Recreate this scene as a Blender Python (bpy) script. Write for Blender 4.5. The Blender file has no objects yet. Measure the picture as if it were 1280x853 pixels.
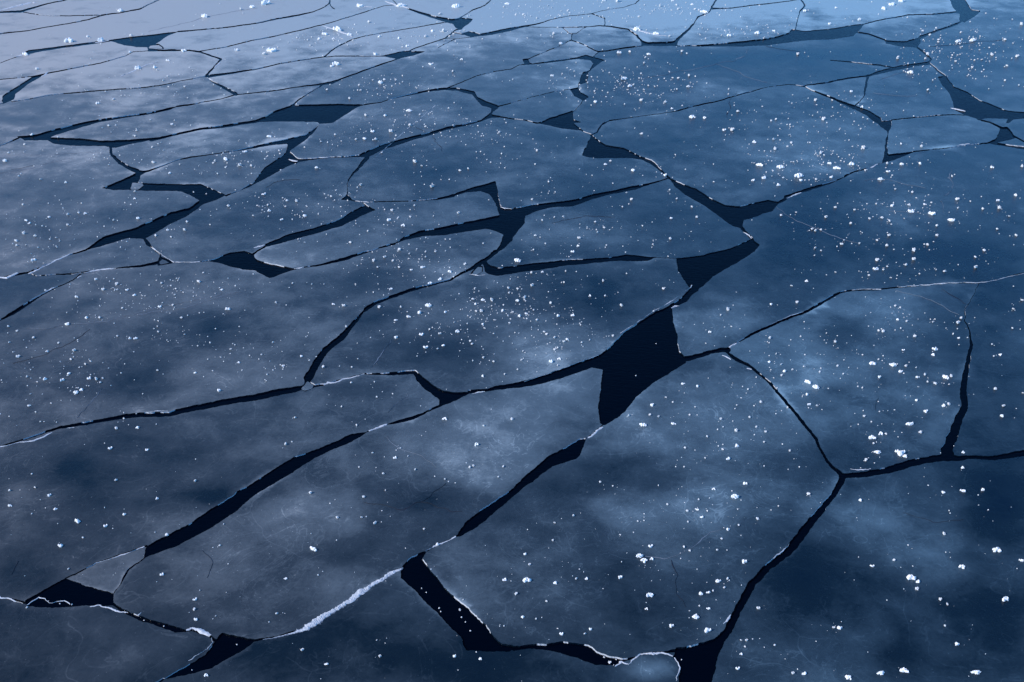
import bpy, bmesh, math, random
import numpy as np
from mathutils import Vector, noise
from mathutils.geometry import delaunay_2d_cdt

scene = bpy.context.scene
C = scene.collection
R = math.radians
random.seed(11)
rng = np.random.RandomState(11)

# ------------------------------------------------------------------ camera
FOC, HOR, CAM_H = 1500.0, -400.0, 10.0          # focal length and horizon in photo pixels, height in metres
PITCH = math.atan((426.5 - HOR) / FOC)
cam = bpy.data.cameras.new('camera')
cam.sensor_width = 36.0
cam.lens = 36.0 * FOC / 1280.0
cam.clip_start, cam.clip_end = 0.1, 6000.0
cam_o = bpy.data.objects.new('camera', cam)
C.objects.link(cam_o)
cam_o.location = (0, 0, CAM_H)
cam_o.rotation_euler = (math.pi / 2 - PITCH, 0, 0)
scene.camera = cam_o

# ------------------------------------------------------------------ light
SUN_EL, SUN_AZ = R(33), R(-112)                   # azimuth clockwise from +Y
SKY_STRENGTH, SUN_STRENGTH, EXPOSURE = 0.15, 2.6, 0.75
SKY_TINT = (0.42, 0.84, 1.10, 1)
world = bpy.data.worlds.new('World')
scene.world = world
world.use_nodes = True
wn = world.node_tree.nodes
wl = world.node_tree.links
wn.clear()
w_out = wn.new('ShaderNodeOutputWorld')
w_bg = wn.new('ShaderNodeBackground')
sky = wn.new('ShaderNodeTexSky')
sky.sky_type = 'NISHITA'
sky.sun_disc = False
sky.sun_elevation = SUN_EL
sky.sun_rotation = SUN_AZ
sky.altitude = 0
sky.air_density = 0.8
sky.dust_density = 0.0
sky.ozone_density = 5.0
w_bg.inputs['Strength'].default_value = SKY_STRENGTH
w_mul = wn.new('ShaderNodeMix'); w_mul.data_type = 'RGBA'; w_mul.blend_type = 'MULTIPLY'   # blue grade multiplied over the whole sky
w_mul.inputs[0].default_value = 1.0
w_mul.inputs[7].default_value = SKY_TINT
wl.new(sky.outputs[0], w_mul.inputs[6])
wl.new(w_mul.outputs[2], w_bg.inputs['Color'])
wl.new(w_bg.outputs[0], w_out.inputs['Surface'])
sun = bpy.data.lights.new('sun', 'SUN')
sun.energy = SUN_STRENGTH
sun.angle = R(0.5)
sun.color = (1.0, 0.93, 0.84)
sun_o = bpy.data.objects.new('sun', sun)
C.objects.link(sun_o)
to_sun = Vector((math.sin(SUN_AZ) * math.cos(SUN_EL), math.cos(SUN_AZ) * math.cos(SUN_EL), math.sin(SUN_EL)))
sun_o.rotation_euler = to_sun.to_track_quat('Z', 'Y').to_euler()
sun_o.location = to_sun * 60
scene.view_settings.view_transform = 'Standard'
scene.view_settings.look = 'None'
scene.view_settings.exposure = EXPOSURE
scene.view_settings.gamma = 1.0
scene.view_settings.use_curve_mapping = False

# ------------------------------------------------------------------ helpers
_cp, _sp = math.cos(PITCH), math.sin(PITCH)
def ground(px, py):
    """points of the water plane that the survey pixels (px, py) fall on; also metres per pixel there"""
    px = np.asarray(px, float); py = np.asarray(py, float)
    u = (px - 640.0) / FOC; v = (py - 426.5) / FOC
    dy = _cp - v * _sp; dz = -_sp - v * _cp
    t = CAM_H / -dz
    return u * t, dy * t, t / FOC

def set_props(o, label=None, cat=None, group=None, kind=None):
    if label: o['label'] = label
    if cat: o['category'] = cat
    if group: o['group'] = group
    if kind: o['kind'] = kind
    return o

def link_mesh(name, verts, faces, mat, parent=None, loc=(0, 0, 0), smooth=True):
    me = bpy.data.meshes.new(name)
    me.from_pydata(verts, [], faces)
    if smooth: me.polygons.foreach_set('use_smooth', [True] * len(me.polygons))
    me.materials.append(mat)
    me.update()
    o = bpy.data.objects.new(name, me)
    C.objects.link(o)
    o.location = loc
    if parent: o.parent = parent
    return o

# ------------------------------------------------------------------ materials
def new_mat(name):
    m = bpy.data.materials.new(name); m.use_nodes = True
    nt = m.node_tree
    return m, nt, nt.nodes, nt.links, nt.nodes['Principled BSDF']

def noise_node(n, l, vec, scale, detail, rough=0.55, dist=0.0):
    t = n.new('ShaderNodeTexNoise')
    t.inputs['Scale'].default_value = scale; t.inputs['Detail'].default_value = detail
    t.inputs['Roughness'].default_value = rough; t.inputs['Distortion'].default_value = dist
    l.new(vec, t.inputs['Vector'])
    return t.outputs['Fac']

def math_node(n, l, op, a, b, c=None, clamp=False):
    t = n.new('ShaderNodeMath'); t.operation = op; t.use_clamp = clamp
    for i, v in enumerate((a, b, c)):
        if v is None: continue
        if isinstance(v, (int, float)): t.inputs[i].default_value = v
        else: l.new(v, t.inputs[i])
    return t.outputs[0]

def ice_material():
    m, nt, n, l, b = new_mat('lake_ice')
    geo = n.new('ShaderNodeNewGeometry')
    oi = n.new('ShaderNodeObjectInfo'); off = n.new('ShaderNodeVectorMath'); off.operation = 'MULTIPLY_ADD'
    off.inputs[1].default_value = (40, 25, 10)          # every floe froze with a pattern of its own
    l.new(oi.outputs['Random'], off.inputs[0]); l.new(geo.outputs['Position'], off.inputs[2])
    pos = off.outputs[0]
    at = n.new('ShaderNodeAttribute'); at.attribute_name = 'frost'
    big = noise_node(n, l, pos, 0.65, 3, 0.5, 0.4)
    mid = noise_node(n, l, pos, 2.0, 5, 0.5, 0.35)
    fine = noise_node(n, l, pos, 17.0, 5, 0.65, 0.4)
    grain = noise_node(n, l, pos, 120.0, 3, 0.6)
    f = math_node(n, l, 'MULTIPLY_ADD', math_node(n, l, 'SUBTRACT', big, 0.5), 0.52, at.outputs['Fac'])
    f = math_node(n, l, 'MULTIPLY_ADD', math_node(n, l, 'SUBTRACT', mid, 0.5), 0.44, f)
    f = math_node(n, l, 'MULTIPLY_ADD', math_node(n, l, 'SUBTRACT', fine, 0.5), 0.20, f)
    f = math_node(n, l, 'MULTIPLY_ADD', math_node(n, l, 'SUBTRACT', grain, 0.5), 0.12, f, clamp=True)
    # thin pale wisps of trapped air along the zero lines of a warped noise
    w = noise_node(n, l, pos, 1.3, 4, 0.5, 1.6)
    w = math_node(n, l, 'ABSOLUTE', math_node(n, l, 'SUBTRACT', w, 0.5), 0.0)
    wr = n.new('ShaderNodeMapRange'); wr.interpolation_type = 'SMOOTHSTEP'
    wr.inputs['From Min'].default_value = 0.0; wr.inputs['From Max'].default_value = 0.012
    wr.inputs['To Min'].default_value = 0.16; wr.inputs['To Max'].default_value = 0.0
    l.new(w, wr.inputs['Value'])
    wm = noise_node(n, l, pos, 1.1, 3)
    f = math_node(n, l, 'MULTIPLY_ADD', wr.outputs[0], wm, f, clamp=True)
    # old healed fractures: faint broken veins
    wv3 = n.new('ShaderNodeTexNoise'); wv3.inputs['Scale'].default_value = 0.9; wv3.inputs['Detail'].default_value = 3; wv3.inputs['Roughness'].default_value = 0.4
    l.new(pos, wv3.inputs['Vector'])
    wmx = n.new('ShaderNodeMix'); wmx.data_type = 'RGBA'; wmx.blend_type = 'ADD'; wmx.inputs[0].default_value = 0.9
    l.new(pos, wmx.inputs[6]); l.new(wv3.outputs['Color'], wmx.inputs[7])
    ve = n.new('ShaderNodeTexVoronoi'); ve.feature = 'DISTANCE_TO_EDGE'; ve.inputs['Scale'].default_value = 0.75
    l.new(wmx.outputs[2], ve.inputs['Vector'])
    vr = n.new('ShaderNodeMapRange'); vr.interpolation_type = 'SMOOTHSTEP'
    vr.inputs['From Min'].default_value = 0.0; vr.inputs['From Max'].default_value = 0.008
    vr.inputs['To Min'].default_value = 0.10; vr.inputs['To Max'].default_value = 0.0
    l.new(ve.outputs['Distance'], vr.inputs['Value'])
    vm = n.new('ShaderNodeMapRange'); vm.inputs['From Min'].default_value = 0.48; vm.inputs['From Max'].default_value = 0.62
    l.new(noise_node(n, l, pos, 0.9, 3), vm.inputs['Value'])
    f = math_node(n, l, 'MULTIPLY_ADD', vr.outputs[0], vm.outputs[0], f, clamp=True)
    # frost dust: tiny white grains scattered on the frosted parts
    vo = n.new('ShaderNodeTexVoronoi'); vo.inputs['Scale'].default_value = 26.0
    l.new(pos, vo.inputs['Vector'])
    dsel = math_node(n, l, 'LESS_THAN', vo.outputs['Distance'], 0.16)
    dcol = n.new('ShaderNodeSeparateColor'); l.new(vo.outputs['Color'], dcol.inputs[0])
    dust = math_node(n, l, 'MULTIPLY', dsel, math_node(n, l, 'GREATER_THAN', dcol.outputs[0], 0.93))
    dust = math_node(n, l, 'MULTIPLY', dust, 0.22)
    f2 = math_node(n, l, 'ADD', f, dust)
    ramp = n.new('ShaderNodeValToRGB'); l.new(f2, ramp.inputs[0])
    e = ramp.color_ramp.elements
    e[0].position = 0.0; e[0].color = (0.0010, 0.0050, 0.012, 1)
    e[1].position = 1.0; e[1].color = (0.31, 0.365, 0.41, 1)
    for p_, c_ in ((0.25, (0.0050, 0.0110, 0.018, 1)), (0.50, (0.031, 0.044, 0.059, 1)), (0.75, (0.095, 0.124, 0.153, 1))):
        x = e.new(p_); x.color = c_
    du = n.new('ShaderNodeAttribute'); du.attribute_name = 'dull'       # left-to-right colour cast, mostly of the light, painted into the ice
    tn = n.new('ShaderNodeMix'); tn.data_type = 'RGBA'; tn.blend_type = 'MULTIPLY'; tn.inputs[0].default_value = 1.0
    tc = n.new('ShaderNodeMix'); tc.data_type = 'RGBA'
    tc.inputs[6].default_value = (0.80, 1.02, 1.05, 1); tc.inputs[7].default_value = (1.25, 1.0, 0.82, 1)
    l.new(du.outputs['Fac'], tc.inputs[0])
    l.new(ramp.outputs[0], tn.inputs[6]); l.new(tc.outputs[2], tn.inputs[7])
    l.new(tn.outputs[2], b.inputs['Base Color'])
    mr = n.new('ShaderNodeMapRange'); l.new(f, mr.inputs['Value'])
    mr.inputs['To Min'].default_value = 0.22; mr.inputs['To Max'].default_value = 0.46
    l.new(mr.outputs[0], b.inputs['Roughness'])
    b.inputs['IOR'].default_value = 1.31
    bp = n.new('ShaderNodeBump'); bp.inputs['Strength'].default_value = 0.35; bp.inputs['Distance'].default_value = 0.01
    hh = math_node(n, l, 'MULTIPLY_ADD', fine, 0.8, math_node(n, l, 'MULTIPLY', grain, 0.25))
    l.new(hh, bp.inputs['Height']); l.new(bp.outputs[0], b.inputs['Normal'])
    return m

def water_material():
    m, nt, n, l, b = new_mat('lake_water')
    geo = n.new('ShaderNodeNewGeometry')
    mp = n.new('ShaderNodeMapping'); mp.inputs['Rotation'].default_value = (0, 0, R(25)); mp.inputs['Scale'].default_value = (1.0, 2.6, 1.0)
    l.new(geo.outputs['Position'], mp.inputs['Vector'])
    a = noise_node(n, l, mp.outputs[0], 7.0, 4, 0.55, 0.6)
    c = noise_node(n, l, mp.outputs[0], 16.0, 2, 0.5, 0.3)
    h = math_node(n, l, 'MULTIPLY_ADD', c, 0.3, a)
    bp = n.new('ShaderNodeBump'); bp.inputs['Strength'].default_value = 0.11; bp.inputs['Distance'].default_value = 0.05
    l.new(h, bp.inputs['Height']); l.new(bp.outputs[0], b.inputs['Normal'])
    b.inputs['Base Color'].default_value = (0.0001, 0.0014, 0.0048, 1)
    b.inputs['Roughness'].default_value = 0.06
    b.inputs['IOR'].default_value = 1.09
    return m

def snow_material(name, lo, hi, sc):
    m, nt, n, l, b = new_mat(name)
    geo = n.new('ShaderNodeNewGeometry')
    f = noise_node(n, l, geo.outputs['Position'], sc, 4, 0.6)
    mx = n.new('ShaderNodeMix'); mx.data_type = 'RGBA'
    mx.inputs[6].default_value = (*lo, 1); mx.inputs[7].default_value = (*hi, 1)
    l.new(f, mx.inputs[0]); l.new(mx.outputs[2], b.inputs['Base Color'])
    b.inputs['Roughness'].default_value = 0.8
    bp = n.new('ShaderNodeBump'); bp.inputs['Strength'].default_value = 0.5; bp.inputs['Distance'].default_value = 0.01
    l.new(f, bp.inputs['Height']); l.new(bp.outputs[0], b.inputs['Normal'])
    return m

ICE = ice_material()
WATER = water_material()
SNOW = snow_material('frost_snow', (0.84, 0.82, 0.79), (0.93, 0.91, 0.88), 60.0)
RUBBLE = snow_material('crushed_ice', (0.24, 0.27, 0.31), (0.78, 0.77, 0.76), 22.0)
SEAM = snow_material('healed_ice', (0.04, 0.06, 0.09), (0.20, 0.24, 0.29), 9.0)
CRUMB = snow_material('snow_crumb', (0.50, 0.49, 0.47), (0.82, 0.80, 0.77), 40.0)
DARKLINE = snow_material('wet_crack', (0.001, 0.004, 0.012), (0.004, 0.010, 0.024), 9.0)

FROST_BASE = 0.545
SPECK_GAIN = 1.0

# ---- traced layout of the ice (photograph pixels 1280x853), later laid on the water plane ----
# open leads: outlines
LEADS = [
 [32,751,82,724,109,734,142,743,142,759,112,759,85,761,67,761,35,759],
 [267,804,278,793,320,802,307,814,266,836,230,846,205,850,195,860,190,858,230,836,256,820],
 [501,711,512,698,534,689,528,700,541,718,557,737,586,762,608,785,627,807,640,808,637,815,618,817,582,814,576,798,550,772,525,746,502,724],
 [571,673,582,654,602,638,618,628,640,613,659,594,685,572,702,562,725,550,735,549,725,570,720,575,690,585,675,597,658,610,640,625,621,641,598,660,576,673],
 [750,532,747,512,751,487,754,464,740,461,725,466,700,475,665,484,640,487,640,481,665,475,690,466,725,454,750,445,762,435,780,416,795,407,815,394,835,384,852,375,862,362,855,352,847,340,845,324,877,320,912,312,940,299,951,307,940,319,920,330,892,347,875,362,864,372,857,380,845,385,840,387,842,405,846,420,850,440,857,449,857,456,840,467,815,482,800,494,790,505,780,517,765,529,754,534],
 [909,785,890,801,864,810,845,812,842,823,850,836,848,853,845,880,835,1020,850,1020,876,890,891,853,896,830,904,804,915,790],
 [640,809,682,807,704,804,733,807,752,818,781,826,768,833,746,833,720,825,688,815,659,812,640,815],
 [182,686,205,673,237,655,272,633,298,615,325,599,352,581,370,572,392,565,415,554,437,544,460,541,452,547,432,556,412,565,392,576,375,587,355,599,320,620,294,641,272,657,243,673,218,686,192,695,178,700],
 [550,490,570,492,590,491,582,496,565,504,550,510,549,500],
 [570,242,595,234,619,227,622,245,625,256,629,261,640,261,665,257,690,254,715,251,740,244,765,240,790,234,815,229.5,827,228,815,231,790,239,765,244,740,250,715,259,690,260,665,267,657,271,656,280,647,292,640,302,630,312,617,319,625,307,630,295,617,289,607,287,582,291,557,295,527,297,507,301,492,306,505,297,525,290,552,285,582,279,607,274,625,270,621,260,617,252,611,244,600,240,582,242,565,247],
 [306,315,287,317,270,324,257,327,275,330,290,335,305,339,320,340,327,344,337,349,357,342,370,338,352,334,335,330,321,326,318,319],
 [332,306,357,295,387,287,420,277,440,265,457,257,470,264,452,271,427,284,400,292,370,300,345,307,334,310],
 [435,243,441,252,426,251],
 [367,132,395,132,425,131,457,132,445,136,430,146,417,155,400,156,392,167,380,177,362,190,372,198,382,200,357,210,342,219,330,225,312,234,320,224,332,210,345,200,357,192,360,181,340,182.5,320,186,320,183,345,177,357,175,382,169,400,156,397,154,377,153,345,153,320,154,320,151,332,147,345,139],
 [20,172,42,170,72,162,100,155,125,150,155,146,185,142,212,136,225,134,212,139,185,144.5,155,149,125,154,100,161,80,167,62,173,100,174,125,177,162,176,200,172.5,190,176,160,182,145,186,132,184,100,184,67,181,60,177,30,177],
 [480,70,505,64,531,65.5,515,71,497,75,482,72],
 [175,214,185,215,177,220,174,227,163,239,140,239,126,237,145,229,165,220],
 [172,229,180,230,212,231,252,231,270,239,282,245,270,251,255,256,245,264,232,272,212,282,195,292,180,300,160,299,145,304,125,310,105,315,117,306,130,297,150,291,170,285.5,190,277,212,267,237,261,250,252,237,245,225,241,200,240,160,239],
 [200,320,220,330,197,334],
 [740,169,750,177.5,757,182,780,186,800,196,815,201,825,212,830,217,825,216,812,206,802,201,790,199,765,199,745,199.5,727,196,732,185,737,176],
 [836,223,852,230,870,237,890,250,905,257,922,259,940,255,960,251,975,254,967,265,960,267,940,274,930,276,927,286,917,284,905,276,890,265,875,255,857,245,845,235],
 [979,252,980,246,1010,236,1035,229,1060,221,1040,230,1010,240,985,247],
 [1094,152,1115,151,1115,160,1111,166,1102,160],
 [1105,190,1110,194,1130,192,1145,190,1130,196,1115,202,1102,205],
 [1232,180,1245,175,1249,167,1250,160,1260,160,1266,167,1269,174,1258,177,1240,181],
 [1172,97,1182,95,1186,101,1192,109,1210,116,1225,126,1242,132,1260,139,1280,141,1630,148,1630,165,1280,149.5,1265,151,1260,156,1257,155,1259,150,1235,149,1222,150,1207,145,1195,139,1192,134,1190,125,1185,115,1177,107],
 [1105,51,1132,52.5,1152,46,1150,55,1145,60,1125,59,1107,55],
 [960,49,985,42.5,990,37,1005,39.5,1035,37,1060,32.5,1080,30.5,1076,37,1067,46,1042,50,1010,51,985,54,960,57.5,927,59,890,59,847,58.5,890,56,927,52.5],
 [1180,-24,1187,0,1191,10,1200,19,1199,26,1206,29,1217,22,1226,14,1214,12.5,1207,0,1198,-24],
 [800,51,810,54,840,53,847,50,847,58.5,802,58],
 [647,82.5,655,81,652,75,659,74,661,79,665,80.5,690,76,722,72.5,732,69,745,72.5,756,75.5,747,81,736,87.5,742,80,738,76,722,75,690,79,660,82],
 [727,91,735,90,732,104,722,107],
 [712,112,722,110,726,116,736,122,730,127,717,121],
 [716,139,716,150,727,154,717,155,729,165,705,162,690,159,671,155,690,147.5],
 [550,22,565,25,577,23,591,24.5,585,31,577,37.5,570,36,567,31,555,27.5],
 [577,42.5,587,39.5,600,43,620,39,640,35,655,33,655,35,640,39.5,615,44.5,590,47.5],
 [135,51,160,47.5,187,44.5,225,40,210,46,200,52.5,187,60,170,60,155,57.5],
 [42,96,52,94,54,96,37,105,19,119,19,125,5,131,2,127,4,120,20,110],
]
# cracks: x, y, width
CRACKS = [
 [-340,735,2, 0,747,1.5, 32,754,3],
 [142,757,3, 152,764,3, 163,769,4, 176,775,7, 186,778,5, 198,782,6, 218,789,7, 228,790,3, 240,789,1.5, 262,797,2, 268,802,4],
 [82,724,1, 125,703,.9, 179,685,.9, 184,684,2], [179,699,2, 161,713,3, 153,727,2, 142,743,1.5],
 [205,850,3, 190,858,5, 150,880,6, 110,930,7, 60,1020,9],
 [318,803,3, 345,797,1, 378,788,.9, 416,766,.9, 461,734,.9, 499,713,2, 504,712,2],
 [534,690,3, 547,682,1, 572,673,1.5], [735,549,3, 742,543,1, 752,534,1.5],
 [857,450,7, 875,446,6, 890,441,5, 902,439,6, 911,439,6],
 [910,438,4, 914,433,1, 922,430,1.5, 940,419,3, 960,410,2.5, 985,399,2.5, 1010,390,3, 1035,375,3.5, 1052,366,2.5, 1070,364,1.5, 1100,363,1.5, 1135,359.5,.8, 1185,355,1, 1222,355,.8, 1247,351,.7, 1280,342,.7, 1630,300,1],
 [910,442,4, 920,450,5, 937,459,4, 950,470,4, 960,479,4, 975,495,4.5, 990,512,4.5, 1005,532,4.5, 1020,550,4.5, 1024,562,3.5, 1035,580,4, 1051,596,6],
 [1051,597,7, 1060,596,6, 1085,594,7, 1110,589,8.5, 1135,581,9, 1160,576,8, 1180,572,9, 1197,574,6, 1210,572.5,4.5, 1235,574,5, 1260,571,7, 1280,567.5,8, 1630,535,9],
 [1183,569,16, 1182,565,13, 1190,547,12, 1197,527,11, 1205,510,9, 1204,495,8, 1206,472,7, 1210,450,5, 1214,431,3.5, 1213,415,1.2, 1206,402,1, 1207,385,.8, 1217,370,.7, 1224,355,.7],
 [1053,598,8, 1046,615,7, 1027,638,8.5, 1008,660,10, 995,679,11, 979,695,10, 960,711,9, 941,730,10, 928,753,10, 918,775,11, 911,789,10],
 [779,826,3, 790,824,1.5, 800,821,1.2, 820,818,1.2, 846,815,3],
 [460,541,1.5, 472,536,.9, 484,532,1, 490,531,3, 512,525,5, 527,519,3, 550,509,3],
 [400,483,3, 406,481,1, 430,475,.9, 457,469,1, 460,469,1.5, 480,469,3, 500,467,5, 519,466.5,5, 525,475,9, 537,486,10, 552,497,11],
 [588,491,5, 607,489.5,3, 620,487,5, 640,484,6],
 [-340,600,2, 0,560,1.5, 25,552,1.5, 50,544,2, 75,536,3, 100,532,4, 130,527,4, 155,522,5, 175,520,6, 212,519,6, 240,512,7, 262,508,7, 300,501,7.5, 320,498,8, 350,491,8, 372,487,6, 378,486,4.5, 392,484,4, 405,482,3],
 [383,480,6, 385,475,10, 395,457,10, 407,440,9, 425,424,8, 437,411,6, 443,404,5, 450,397,4, 454,391,2, 457,388,5, 470,380,5, 490,372,4, 510,365,4, 527,360,4, 545,356,3, 565,351,3, 580,342,3, 590,337,4, 603,329,6, 607,326,4, 620,316,5],
 [845,324.5,1, 820,323,1.2, 812,325,5, 800,324.5,8, 785,323.5,9, 765,325,6, 740,327.5,6.5, 715,329,8, 690,332,9, 665,335,10, 640,339,10, 622,341,11, 611,338,11, 606,329,5],
 [493,306,2.5, 467,314,1, 455,317,3, 435,324,4, 415,329,3, 395,334,2, 377,336,1.2, 365,338,1.5],
 [333,309,2.5, 322,315,2, 317,320,4],
 [459,258.5,1.5, 452,253,1, 440,251.5,1], [452,253,1, 462,254,1, 485,253,1.5, 520,252.5,1.5, 545,250,2.5, 567,245.5,4],
 [435,244,1.2, 434,240,.8, 434,230,.8, 439,222,2.5, 442,217,3, 452,207,4, 460,198,6],
 [655,151,1.5, 640,149.5,1.5, 625,147,2, 612,146,5, 602,152,2, 582,157,3, 557,162,3.5, 535,169,4, 515,174,5, 495,180,6, 475,186,7, 460,194,8, 450,196,3, 432,197,1.5, 407,198,1.2, 387,200,2.5, 375,201,4],
 [322,152.5,3.5, 287,158,3.5, 250,162.5,2.5, 225,168,2.5, 200,174,3, 188,176,4],
 [322,184.5,3, 292,190,1, 262,194,.8, 240,197.5,1.5, 220,202,1, 185,215,2, 180,216,3],
 [-340,205,1.5, 0,184,1.3, 22,174,2],
 [222,134.5,2, 250,130,1.2, 275,125,.9, 295,119.5,1.5, 320,117,1.4, 345,114,2, 370,110,1.5, 395,107,2.5, 415,104,4, 430,98.5,2, 450,91,2, 472,83,2, 500,74,1.5],
 [405,106,1.5, 382,120,1.5, 365,132.5,2],
 [139,185,4, 140,195,4, 150,204,4.5, 162,211,5, 172,215,6],
 [313,232,4, 300,239,1, 282,246,2], 
 [108,314,2, 87,320,1, 62,330,1, 37,342,2, 22,345,3, 0,349,2, -340,362,2.5],
 [37,342,1.2, 45,346,1.3, 62,345,1.5, 87,344,2, 107,342,2.5, 120,340,1, 145,337,1, 152,336,1.5, 175,334,3, 198,330,4],
 [216,329.5,2, 235,329,1, 250,328,1, 260,327,2],
 [180,299,4, 185,306,5, 190,311,2, 201,320,1.5],
 [105,342,1.3, 92,351,1, 70,361,1, 52,370,2.5, 32,382,4, 15,394,4, 0,402,2, -340,450,2],
 [828,216,2, 837,224,2.5], [815,230,1.2, 827,227,1, 838,223,1.5], [974,254,3, 982,249.5,4], [1056,222,2.5, 1067,217,2, 1085,211,1, 1106,203,1.2], [927,285,3, 932,291,3, 941,300,3.5],
 [739,170,2, 747,166,2, 752,157,2.5, 760,152,2, 775,150,1, 795,147,.8, 815,144.5,.8, 840,141,1, 850,139,2, 865,134,1.5, 880,131,2, 902,126,1.5, 920,121,1.5, 932,117,2, 940,115.5,1.5, 960,110,.7, 985,106.5,1, 1005,109,2],
 [1003,108.5,1.5, 1032,104.5,2.5, 1060,99,2.5, 1085,95.5,2, 1100,91,4, 1125,85,5, 1145,82,4, 1161,80,4],
 [1085,95,3, 1083,105,3, 1081,114,2.5, 1079,121,1, 1074,128,1.2, 1067,134,1],
 [1005,109,1.5, 1015,114,1.5, 1035,122,2.5, 1055,130,3.5, 1067,135,5, 1085,142.5,7, 1098,151,9],
 [1111,164,2, 1110,168,1, 1109,174,2.5, 1107,185,3, 1107,191,3.5],
 [1142,190.5,1.5, 1165,187.5,.8, 1185,186,.8, 1210,182.5,.8, 1234,180,1.5],
 [1267,171,2, 1280,178,1.5, 1630,200,2], [1240,180,3, 1260,183,3, 1280,186,4, 1630,222,3],
 [1252,161,2.5, 1237,154,2, 1222,150,2],
 [1208,145,1.2, 1192,144.5,1.5, 1167,146,2, 1140,148,1.5, 1113,151.5,1.5],
 [1182,97,3, 1172,89,2.5, 1161,79,2, 1164,75,2.5, 1155,67,2.5, 1146,60,2],
 [1106,51,2, 1085,43,2, 1070,41,1.5], [1150,47,4, 1167,41,2.5, 1185,35,2.5, 1197,30,2.5, 1204,26,2.5],
 [1201,17,2.5, 1195,16,2.5, 1160,19,2, 1135,19.5,1.5, 1120,22,1.5, 1100,26,1.5, 1079,31,1.5],
 [1037,76,.9, 1060,78,1.5, 1077,80,1.5, 1100,82.5,2, 1118,86,1.5],
 [994,38,1.2, 997,25,1, 1000,15,1.5, 1006,7.5,2, 1001,1,2, 1005,-24,2],
 [890,12,2.5, 915,11,1.5, 940,7.5,1.5, 960,5.5,1.5, 980,3,1.2, 1001,0,1.2],
 [902,-24,1.5, 896,0,1.5, 890,10,2, 887,16,1, 872,22,2, 869,27,1, 867,31,2, 857,41,3, 846,51,3.5],
 [803,58,1.5, 780,61,1.5, 760,64.5,1.2, 747,65.5,1.2],
 [802,52,2.5, 795,45,2.5, 785,37.5,1.5, 765,34.5,1.5, 750,33,1.5, 735,34.5,1, 702,35,1, 677,35,.8, 655,34,.8],
 [702,35,1, 712,42.5,1.2, 720,43,1, 733,34.5,1], [716,43,1, 714,51,1, 725,55,1, 737,61,1, 747,65.5,1.2, 742,71,1, 745,74,1],
 [714,51,.8, 700,58,.7, 676,68,.7, 659,75,.8],
 [653,34,2.2, 675,30,1.5, 690,25,.8, 710,21,.8, 740,18,.8, 755,14,.8, 780,10,.8, 795,5,1, 800,0,1, 806,-24,1],
 [740,18,.8, 756,24,1, 755,33,1],
 [749,79,2, 736,89,1.5, 731,91,1.5], [723,106,1, 722,111,1], [729,126,1, 727,130,.8, 717,140,.9, 715.5,142,1],
 [673,155,2, 655,151,1.5], [727,165,1, 740,169,1.2],
 [714,112,.8, 690,116,.8, 665,122.5,.8, 640,129.5,.8, 620,135,2],
 [456,132,1.5, 477,129,.8, 490,124,.9, 510,120,2, 532,115,2.5, 555,112,3.5, 570,112.5,4, 592,117.5,5, 596,124,4, 605,130,7, 620,135,6, 615,140,3, 612,146,2.5],
 [558,111,1, 575,105,.8, 595,96,.8, 620,90,.8, 640,87,.8, 649,82,1],
 [496,7,.8, 507,10,1, 512,12.5,2, 527,17.5,3, 545,23,4, 556,26,4], [470,-24,.8, 496,7,.8],
 [577,37,2, 570,38,2, 562,44,1.5, 555,49,1.5, 540,54,1.5, 518,61,1.5, 510,65,1.5],
 [564,41,1.2, 580,43.5,1.5], [592,47,1.2, 570,49.5,1, 556,49,1], [570,49.5,1, 558,55,1, 547,61,.8],
 [572,25,1, 590,14,1, 607,7.5,1, 614,0,1.2, 622,-24,1.2],
 [562,28,1, 555,29,1, 520,35,.7, 495,39,.7, 455,46,.7, 440,50,1, 422,59,1.5, 405,71.5,1.5],
 [482,71,1.2, 445,71,1.2, 420,71,1.2, 405,72,1.2, 377,76,1.2, 352,80,1.2, 335,84,1.2, 320,87.5,1.5, 287,92.5,2.5, 260,96.5,4],
 [258,96.5,3, 270,82,1.5, 277,75,2.5, 265,71,2, 250,66,2.5, 237,64,2, 212,64,2.5, 186,64.5,1.5, 186,60,2],
 [250,65,1, 268,62,1, 285,59,1, 300,55,1.2, 320,50.5,1.2, 345,46,1.2, 370,40,1.2, 395,34,1.2, 420,27.5,1, 445,19,1.2, 460,14.5,1, 480,8,.7, 496,7,.7],
 [223,40.5,2, 250,38,1.5, 275,36,1.5, 320,30,1.5, 345,24.5,2, 370,20.5,2, 392,15.5,1.2, 405,10,1.2, 411,5,2, 412,0,1.2, 417,-24,1.2],
 [411,5,1, 416,11,1.2, 419,12.5,.8],
 [138,52,2, 120,54,3, 100,57,3.5, 75,60,3, 50,64,4, 37,66,5.5, 27,70,1.5, 12,75,1, 0,80,1, -340,105,1],
 [186,64.5,.8, 165,66,.8, 157,71,1, 125,80,1.2, 100,85,1.2, 62,92.5,1.5, 50,95,1.5],
 [42,96.5,.8, 0,100.5,.7, -340,125,.8], [5,130,1.5, 0,131,1.5, -340,150,1.5],
 [15,128,2, 32,126,1.2, 62,120,1.2, 95,117,1.5, 125,114.5,1.5, 160,112,1.5, 180,110.5,1.5, 200,108,1.2, 225,102.5,1, 245,99,1, 260,96,1.2],
 [260,97,1, 262,100,1, 269,105,3, 280,111,4, 295,118.5,5],
 [-340,22,2, 0,16,2, 25,15.5,3, 40,11,2.5, 62,5,1.5, 82,1,1.5, 100,-5,1.2, 140,-24,1.2],
 [27,16,.9, 50,19.5,1, 70,21,1, 100,20.5,1, 130,19.5,1.2],
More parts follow.
